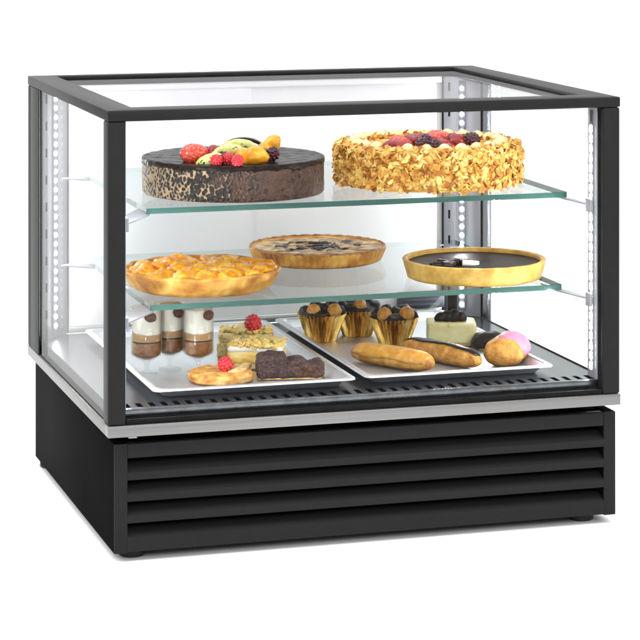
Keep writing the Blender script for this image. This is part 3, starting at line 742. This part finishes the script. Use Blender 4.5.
t = thing('raspberry_slice', 'nut covered slice topped with a raspberry, behind the almond cream slice', 'pastry', (.3000, .3520, TZ + .0004), -.30)
bm = softbox((.090, .060, .026), .005, 14, .0016, 80, 13); obj('sponge_layer', bm, 'nutmix', t, 'all')
bm = softbox((.087, .057, .016), .006, 14, .0020, 90, 14); obj('nut_topping', bm, 'nutmix', t, 'all', (0, 0, .0240))
nuts(t, 90, .041, .026, .0400, 9, 'flakelight', s=.0058); nuts(t, 50, .041, .026, .0400, 10, 'leafgreen', 'pistachio_crumbs', .0036)
bm = new(); blob(bm, (0, 0, 0), (.014, .013, .009), sub=3, amp=.0012, f=80); obj('cream_dab', bm, 'cream', t, 'all', (-.006, -.008, .0450))
raspberry(t, 'raspberry', (.0120, -.0120, .0545), .0138, 'rasp', (.1, .2, 0), 1.02, 33)

t = thing('chocolate_slice', 'dark crumbly chocolate slice lying by the front edge of the tray', 'pastry', (.3200, .1640, TZ + .0004), -.20)
bm = softbox((.104, .050, .036), .008, 30, 0, 80, 21)
for v in bm.verts:
    x = v.co.x / .052
    prof = 1.0 if x < -.12 else (.80 - .10 * math.cos((x + .12) * 9) - .22 * max(0, x))
    if v.co.z > .001: v.co.z *= prof
    v.co.y *= 1 - .12 * max(0, x)
rough_up(bm, .0030, 85, 22, .002)
for f in bm.faces:
    c = f.calc_center_median(); f.material_index = 1 if (c.x > .004 + .006 * nz(c, 90, 3) and c.z < .0215 + .004 * nz(c, 110, 5)) else 0
obj('chocolate_block', bm, ['choccrumb', 'brownie'], t, 'all', (0, .002, .0015))
bm = softbox((.098, .046, .0030), .0012, 8, .0005, 90, 24); obj('biscuit_base', bm, 'biscuit', t, 'all', (-.001, .002, 0))

# ------------------------------------------------------------------ right tray: foil cups, eclairs, slices
def foil_cup(x, y, label, balls, turn, seed):
    t = thing('foil_cup_cake', label, 'cupcake', (x, y, TZ + .0004), turn, 'gold foil cupcakes'); t.scale = (1.07, 1.07, 1.02)
    npl = 34; H = .0440
    def pleat(a, r, z, k):
        w = (.045 + .035 * z / H) if r > .015 else 0
        return r * (1 + w * (2 * abs(((a * npl / (2 * PI)) % 1) - .5) * 2 - 1)) + .0008 * nz((math.cos(a), math.sin(a), z * 20), 3, seed), z + (.0012 * math.cos(npl * a) if k in (5, 6) else 0)
    bm = new(); lathe(bm, [(0, 0), (.0225, 0), (.0245, .008), (.0285, .020), (.0325, .033), (.0365, H), (.0360, H), (.0318, .033), (.0278, .020), (0, .018)], npl * 4, pleat)
    obj('foil_cup', bm, 'foilgold', t, 30)
    bm = new(); lathe(bm, fill([(0, .030), (.0335, .0400), (.0345, .0440), (.0300, .0500), (.018, .0530), (0, .0540)], 6), 64, lambda a, r, z, k: (r + .0022 * fbm((math.cos(a) * r, math.sin(a) * r, z), 90, seed) * (r > .01), z + .0028 * fbm((math.cos(a) * r, math.sin(a) * r, z), 75, seed + 2)))
    obj('chocolate_cream', bm, 'chocfoam', t, 'all')
    bm = new()
    for i, (u, w, z) in enumerate(((-.0245, -.006, .0480), (.003, -.006, .0520), (.0265, -.004, .0485), (-.010, .018, .0520), (.016, .018, .0530))):
        x_, y_ = cam(u, w); blob(bm, (x_, y_, z), (.0105, .0105, .0095), (0, 0, i), sub=3, amp=.0022, f=120, seed=seed + i)
    obj('chocolate_swirl', bm, 'chocfoam', t, 'all')
    for i, (bx, by, bz, br) in enumerate(balls):
        bz -= .0035
        bm = new(); blob(bm, (0, 0, 0), (br, br, br * 1.08), sub=4, amp=.0009, f=110, seed=seed + i)
        obj('choux_ball', bm, 'puff', t, 'all', (bx, by, bz))
    return t
def cam(u, w): return (u * RIGHT.x + w * BACK.x, u * RIGHT.y + w * BACK.y)
def balls(*l): return [(*cam(u, w), z, r) for u, w, z, r in l]
foil_cup(.4560, .4450, 'gold foil cup of chocolate cream with two choux balls, nearest the left tray', balls((-.0125, -.018, .0540, .0108), (.0190, -.020, .0545, .0112)), 0, 1)
foil_cup(.5260, .4720, 'gold foil cup of chocolate cream, half hidden between the other two cups', balls((.004, -.020, .0545, .0108)), 0, 4)
foil_cup(.5590, .3760, 'gold foil cup of chocolate cream with two choux balls, behind the chocolate eclair', balls((-.0150, -.020, .0540, .0112), (.0190, -.018, .0550, .0118)), 0, 8)

def eclair(name, label, p, q, w, h, body, icing, group=None, over=.0011, cover=(.05, .05), seed=0):
    p, q = Vector((*p, 0)), Vector((*q, 0)); L = (q - p).length; c = (p + q) / 2; a = math.atan2((q - p).y, (q - p).x)
    t = thing(name, label, 'eclair', (c.x, c.y, TZ + .0004), a, group)
    def shape(lo_hi, grow, nseg=40, nr=28):
        bm = new(); rings = []
        for i in range(nseg + 1):
            s = -1 + 2 * i / nseg; e = (1 - abs(s) ** 5.0) ** .5 if abs(s) < 1 else 0
            ring = []
            for k in range(nr if not lo_hi else nr // 2 + 1):
                b = 2 * PI * k / nr
                if lo_hi:
                    b0, b1 = lo_hi[0] + .10 * math.sin(7 * s + seed), PI - lo_hi[1] + .10 * math.sin(6 * s + seed * 2)
                    b = b0 + (b1 - b0) * k / (nr // 2)
                cy, cz = math.cos(b), math.sin(b)
                y = cy * abs(cy) ** -.15 * w * e if abs(cy) > 1e-6 else 0
                z = cz * h * e
                if cz < 0: z *= .82
                n = 1 + .060 * fbm((s * 2.6, y * 40, z * 40), 1.5, seed)
                ring.append(Vector((s * L / 2, y * n * (1 + grow), z * n * (1 + grow * 1.5))))
            rings.append(ring)
        return bm, rings, nr
    bm, rings, nr = shape(None, 0)
    vs = [[bm.verts.new(v) for v in r] for r in rings]
    for A, B in zip(vs, vs[1:]):
        for k in range(nr): bm.faces.new((A[k], A[(k + 1) % nr], B[(k + 1) % nr], B[k]))
    bmesh.ops.remove_doubles(bm, verts=bm.verts, dist=1e-5)
    lo = min(v.co.z for v in bm.verts)
    for v in bm.verts: v.co.z = max(v.co.z - lo, 0)
    obj('choux_body', bm, body, t, 'all')
    if icing:
        bm, rings, nr = shape(cover, over / w)
        half = nr // 2
        vs = []
        for i, r in enumerate(rings):
            row = []
            for k in range(half + 1):
                v = r[k].copy(); s = -1 + 2 * i / 40
                v.x *= .985
                row.append(bm.verts.new(v - Vector((0, 0, lo)) + Vector((0, 0, over * .4))))
            vs.append(row)
        for A, B in zip(vs[1:-1], vs[2:-1]):
            for k in range(half): bm.faces.new((A[k], A[k + 1], B[k + 1], B[k]))
        bmesh.ops.remove_doubles(bm, verts=bm.verts, dist=1e-6)
        bmesh.ops.solidify(bm, geom=list(bm.faces), thickness=.0008)
        obj('icing', bm, icing, t, 'all')
    return t
eclair('eclair', 'fat eclair with caramel icing, beside the left wall of its tray', (.4520, .2620), (.5400, .1260), .0215, .0172, 'puff', 'caramel', 'eclairs', cover=(-.05, .05), seed=2)
eclair('eclair', 'long eclair with a dark chocolate top, between the caramel one and the pink one', (.5460, .2900), (.6190, .1280), .0170, .0165, 'puff', 'choc', 'eclairs', over=.0016, cover=(.05, 1.15), seed=5)
t = eclair('eclair', 'short plump eclair half covered in pink icing, next to the chocolate eclair', (.6520, .1300), (.7040, .2080), .0320, .0235, 'puff', None, 'eclairs', seed=9)
bm = new(); blob(bm, (0, 0, 0), (.036, .0270, .0160), sub=4, amp=.0008, f=70, seed=2, flat=-.35)
obj('pink_icing', bm, 'pink', t, 'all', (.006, -.0120, .0310), (.45, -.10, 0))

t = thing('lemon_slice', 'pale yellow cream slice in clear film with a dark chocolate ornament on top', 'pastry', (.6520, .3560, TZ + .0004), -.29)
bm = softbox((.0800, .062, .034), .0035, 14, .0007, 70, 41); obj('cream_block', bm, 'lemon', t, 'all', (0, 0, .004))
bm = softbox((.0800, .062, .0050), .002, 10, .0005, 70, 42); obj('sponge_base', bm, 'biscuit', t, 'all')
bm = new()
for i, (x, h, s) in enumerate(((-.016, .010, .012), (-.006, .013, .012), (.004, .016, .012), (.014, .011, .012))):
    blob(bm, (x, -.006, .004), (s, .009, h), (.2, .25 * (x > 0) - .25 * (x < 0), 0), sub=3, amp=.001, f=120, seed=i, flat=-.3)
obj('chocolate_fan', bm, 'choc', t, 'all', (0, 0, .0390))
bm = new(); box(bm, (-.003, .004, .038), (.0130, .0065, .0800), .0008); obj('chocolate_shard', bm, 'choc', t, 40, (-.002, 0, 0), (-.06, 0, 0))
bm = new(); pts = [(-.0405, .0310), (-.0410, -.010), (-.0405, -.0318)]
prev = None
for (x, y, z) in ((-.0412, -.0300, .010), (-.0412, -.0300, .042), (-.0350, -.024, .054), (-.0200, -.016, .066), (-.0120, -.012, .078)):
    a, b = bm.verts.new((x, y, z)), bm.verts.new((x, y + .052, z))
    if prev: bm.faces.new((prev[0], prev[1], b, a))
    prev = (a, b)
bmesh.ops.solidify(bm, geom=list(bm.faces), thickness=.0003)
obj('clear_film', bm, 'film', t, 40)

t = thing('chocolate_bun', 'dark chocolate coated bun, half hidden behind the pink iced eclair', 'pastry', (.6950, .2950, TZ + .0004), -.29)
bm = new(); blob(bm, (0, 0, .0105), (.0290, .0230, .0180), sub=4, amp=.0026, f=70, seed=5, flat=-.55); obj('chocolate_coat', bm, 'chocfoam', t, 'all')
bm = new(); lathe(bm, [(0, 0), (.0215, 0), (.0225, .0022), (.0200, .0030), (0, .0030)], 40); obj('biscuit_base', bm, 'biscuit', t, 40)

# ------------------------------------------------------------------ light, world, camera
w = bpy.data.worlds.new('World'); S.world = w; w.use_nodes = True
bg = w.node_tree.nodes['Background']; bg.inputs['Color'].default_value = (1, 1, 1, 1); bg.inputs['Strength'].default_value = .55
def area(name, loc, target, size, power, col=(1, 1, 1)):
    l = bpy.data.lights.new(name, 'AREA'); l.shape = 'RECTANGLE'; l.size, l.size_y = size; l.energy = power; l.color = col
    o = bpy.data.objects.new(name, l); COL.objects.link(o); o.location = loc
    o.rotation_euler = (Vector(target) - Vector(loc)).to_track_quat('-Z', 'Y').to_euler(); return o
area('softbox_overhead', (.2, -.2, 2.6), (.35, .3, 0), (3.2, 3.2), 75)
area('floor_fill_left', (-2.4, -.2, 2.2), (-.4, .2, -.1), (1.8, 1.8), 75)  # added fill that lifts the case's shadow on the floor
area('floor_fill_right', (2.8, -.9, 1.9), (.9, .1, -.1), (1.8, 1.8), 50)  # added fill for the floor on the right of the case
area('softbox_front', (.6, -3.4, 1.75), (.4, .3, .1), (2.6, 1.3), 70)
area('backdrop_lamp', (.4, 2.0, 3.0), (.4, 2.2, 0), (5, 1.6), 80)

cam_d = bpy.data.cameras.new('camera'); cam_o = bpy.data.objects.new('camera', cam_d); COL.objects.link(cam_o)
cam_o.location = (-.7458, -3.545, .8157); cam_o.rotation_euler = (R(90), 0, -.2918)
cam_d.sensor_width = 36; cam_d.lens = 36 * 2505.3 / 640; cam_d.shift_y = -(320 + 127.576) / 640; cam_d.clip_end = 100; cam_d.clip_start = .05
S.camera = cam_o
S.view_settings.view_transform = 'Standard'; S.view_settings.look = 'None'; S.view_settings.exposure = 0; S.view_settings.gamma = 1
S.render.engine = 'CYCLES'
cy = S.cycles
cy.use_denoising = True; cy.max_bounces = 14; cy.transparent_max_bounces = 40; cy.glossy_bounces = 6; cy.diffuse_bounces = 5
cy.sample_clamp_indirect = 6; cy.caustics_reflective = False; cy.caustics_refractive = False
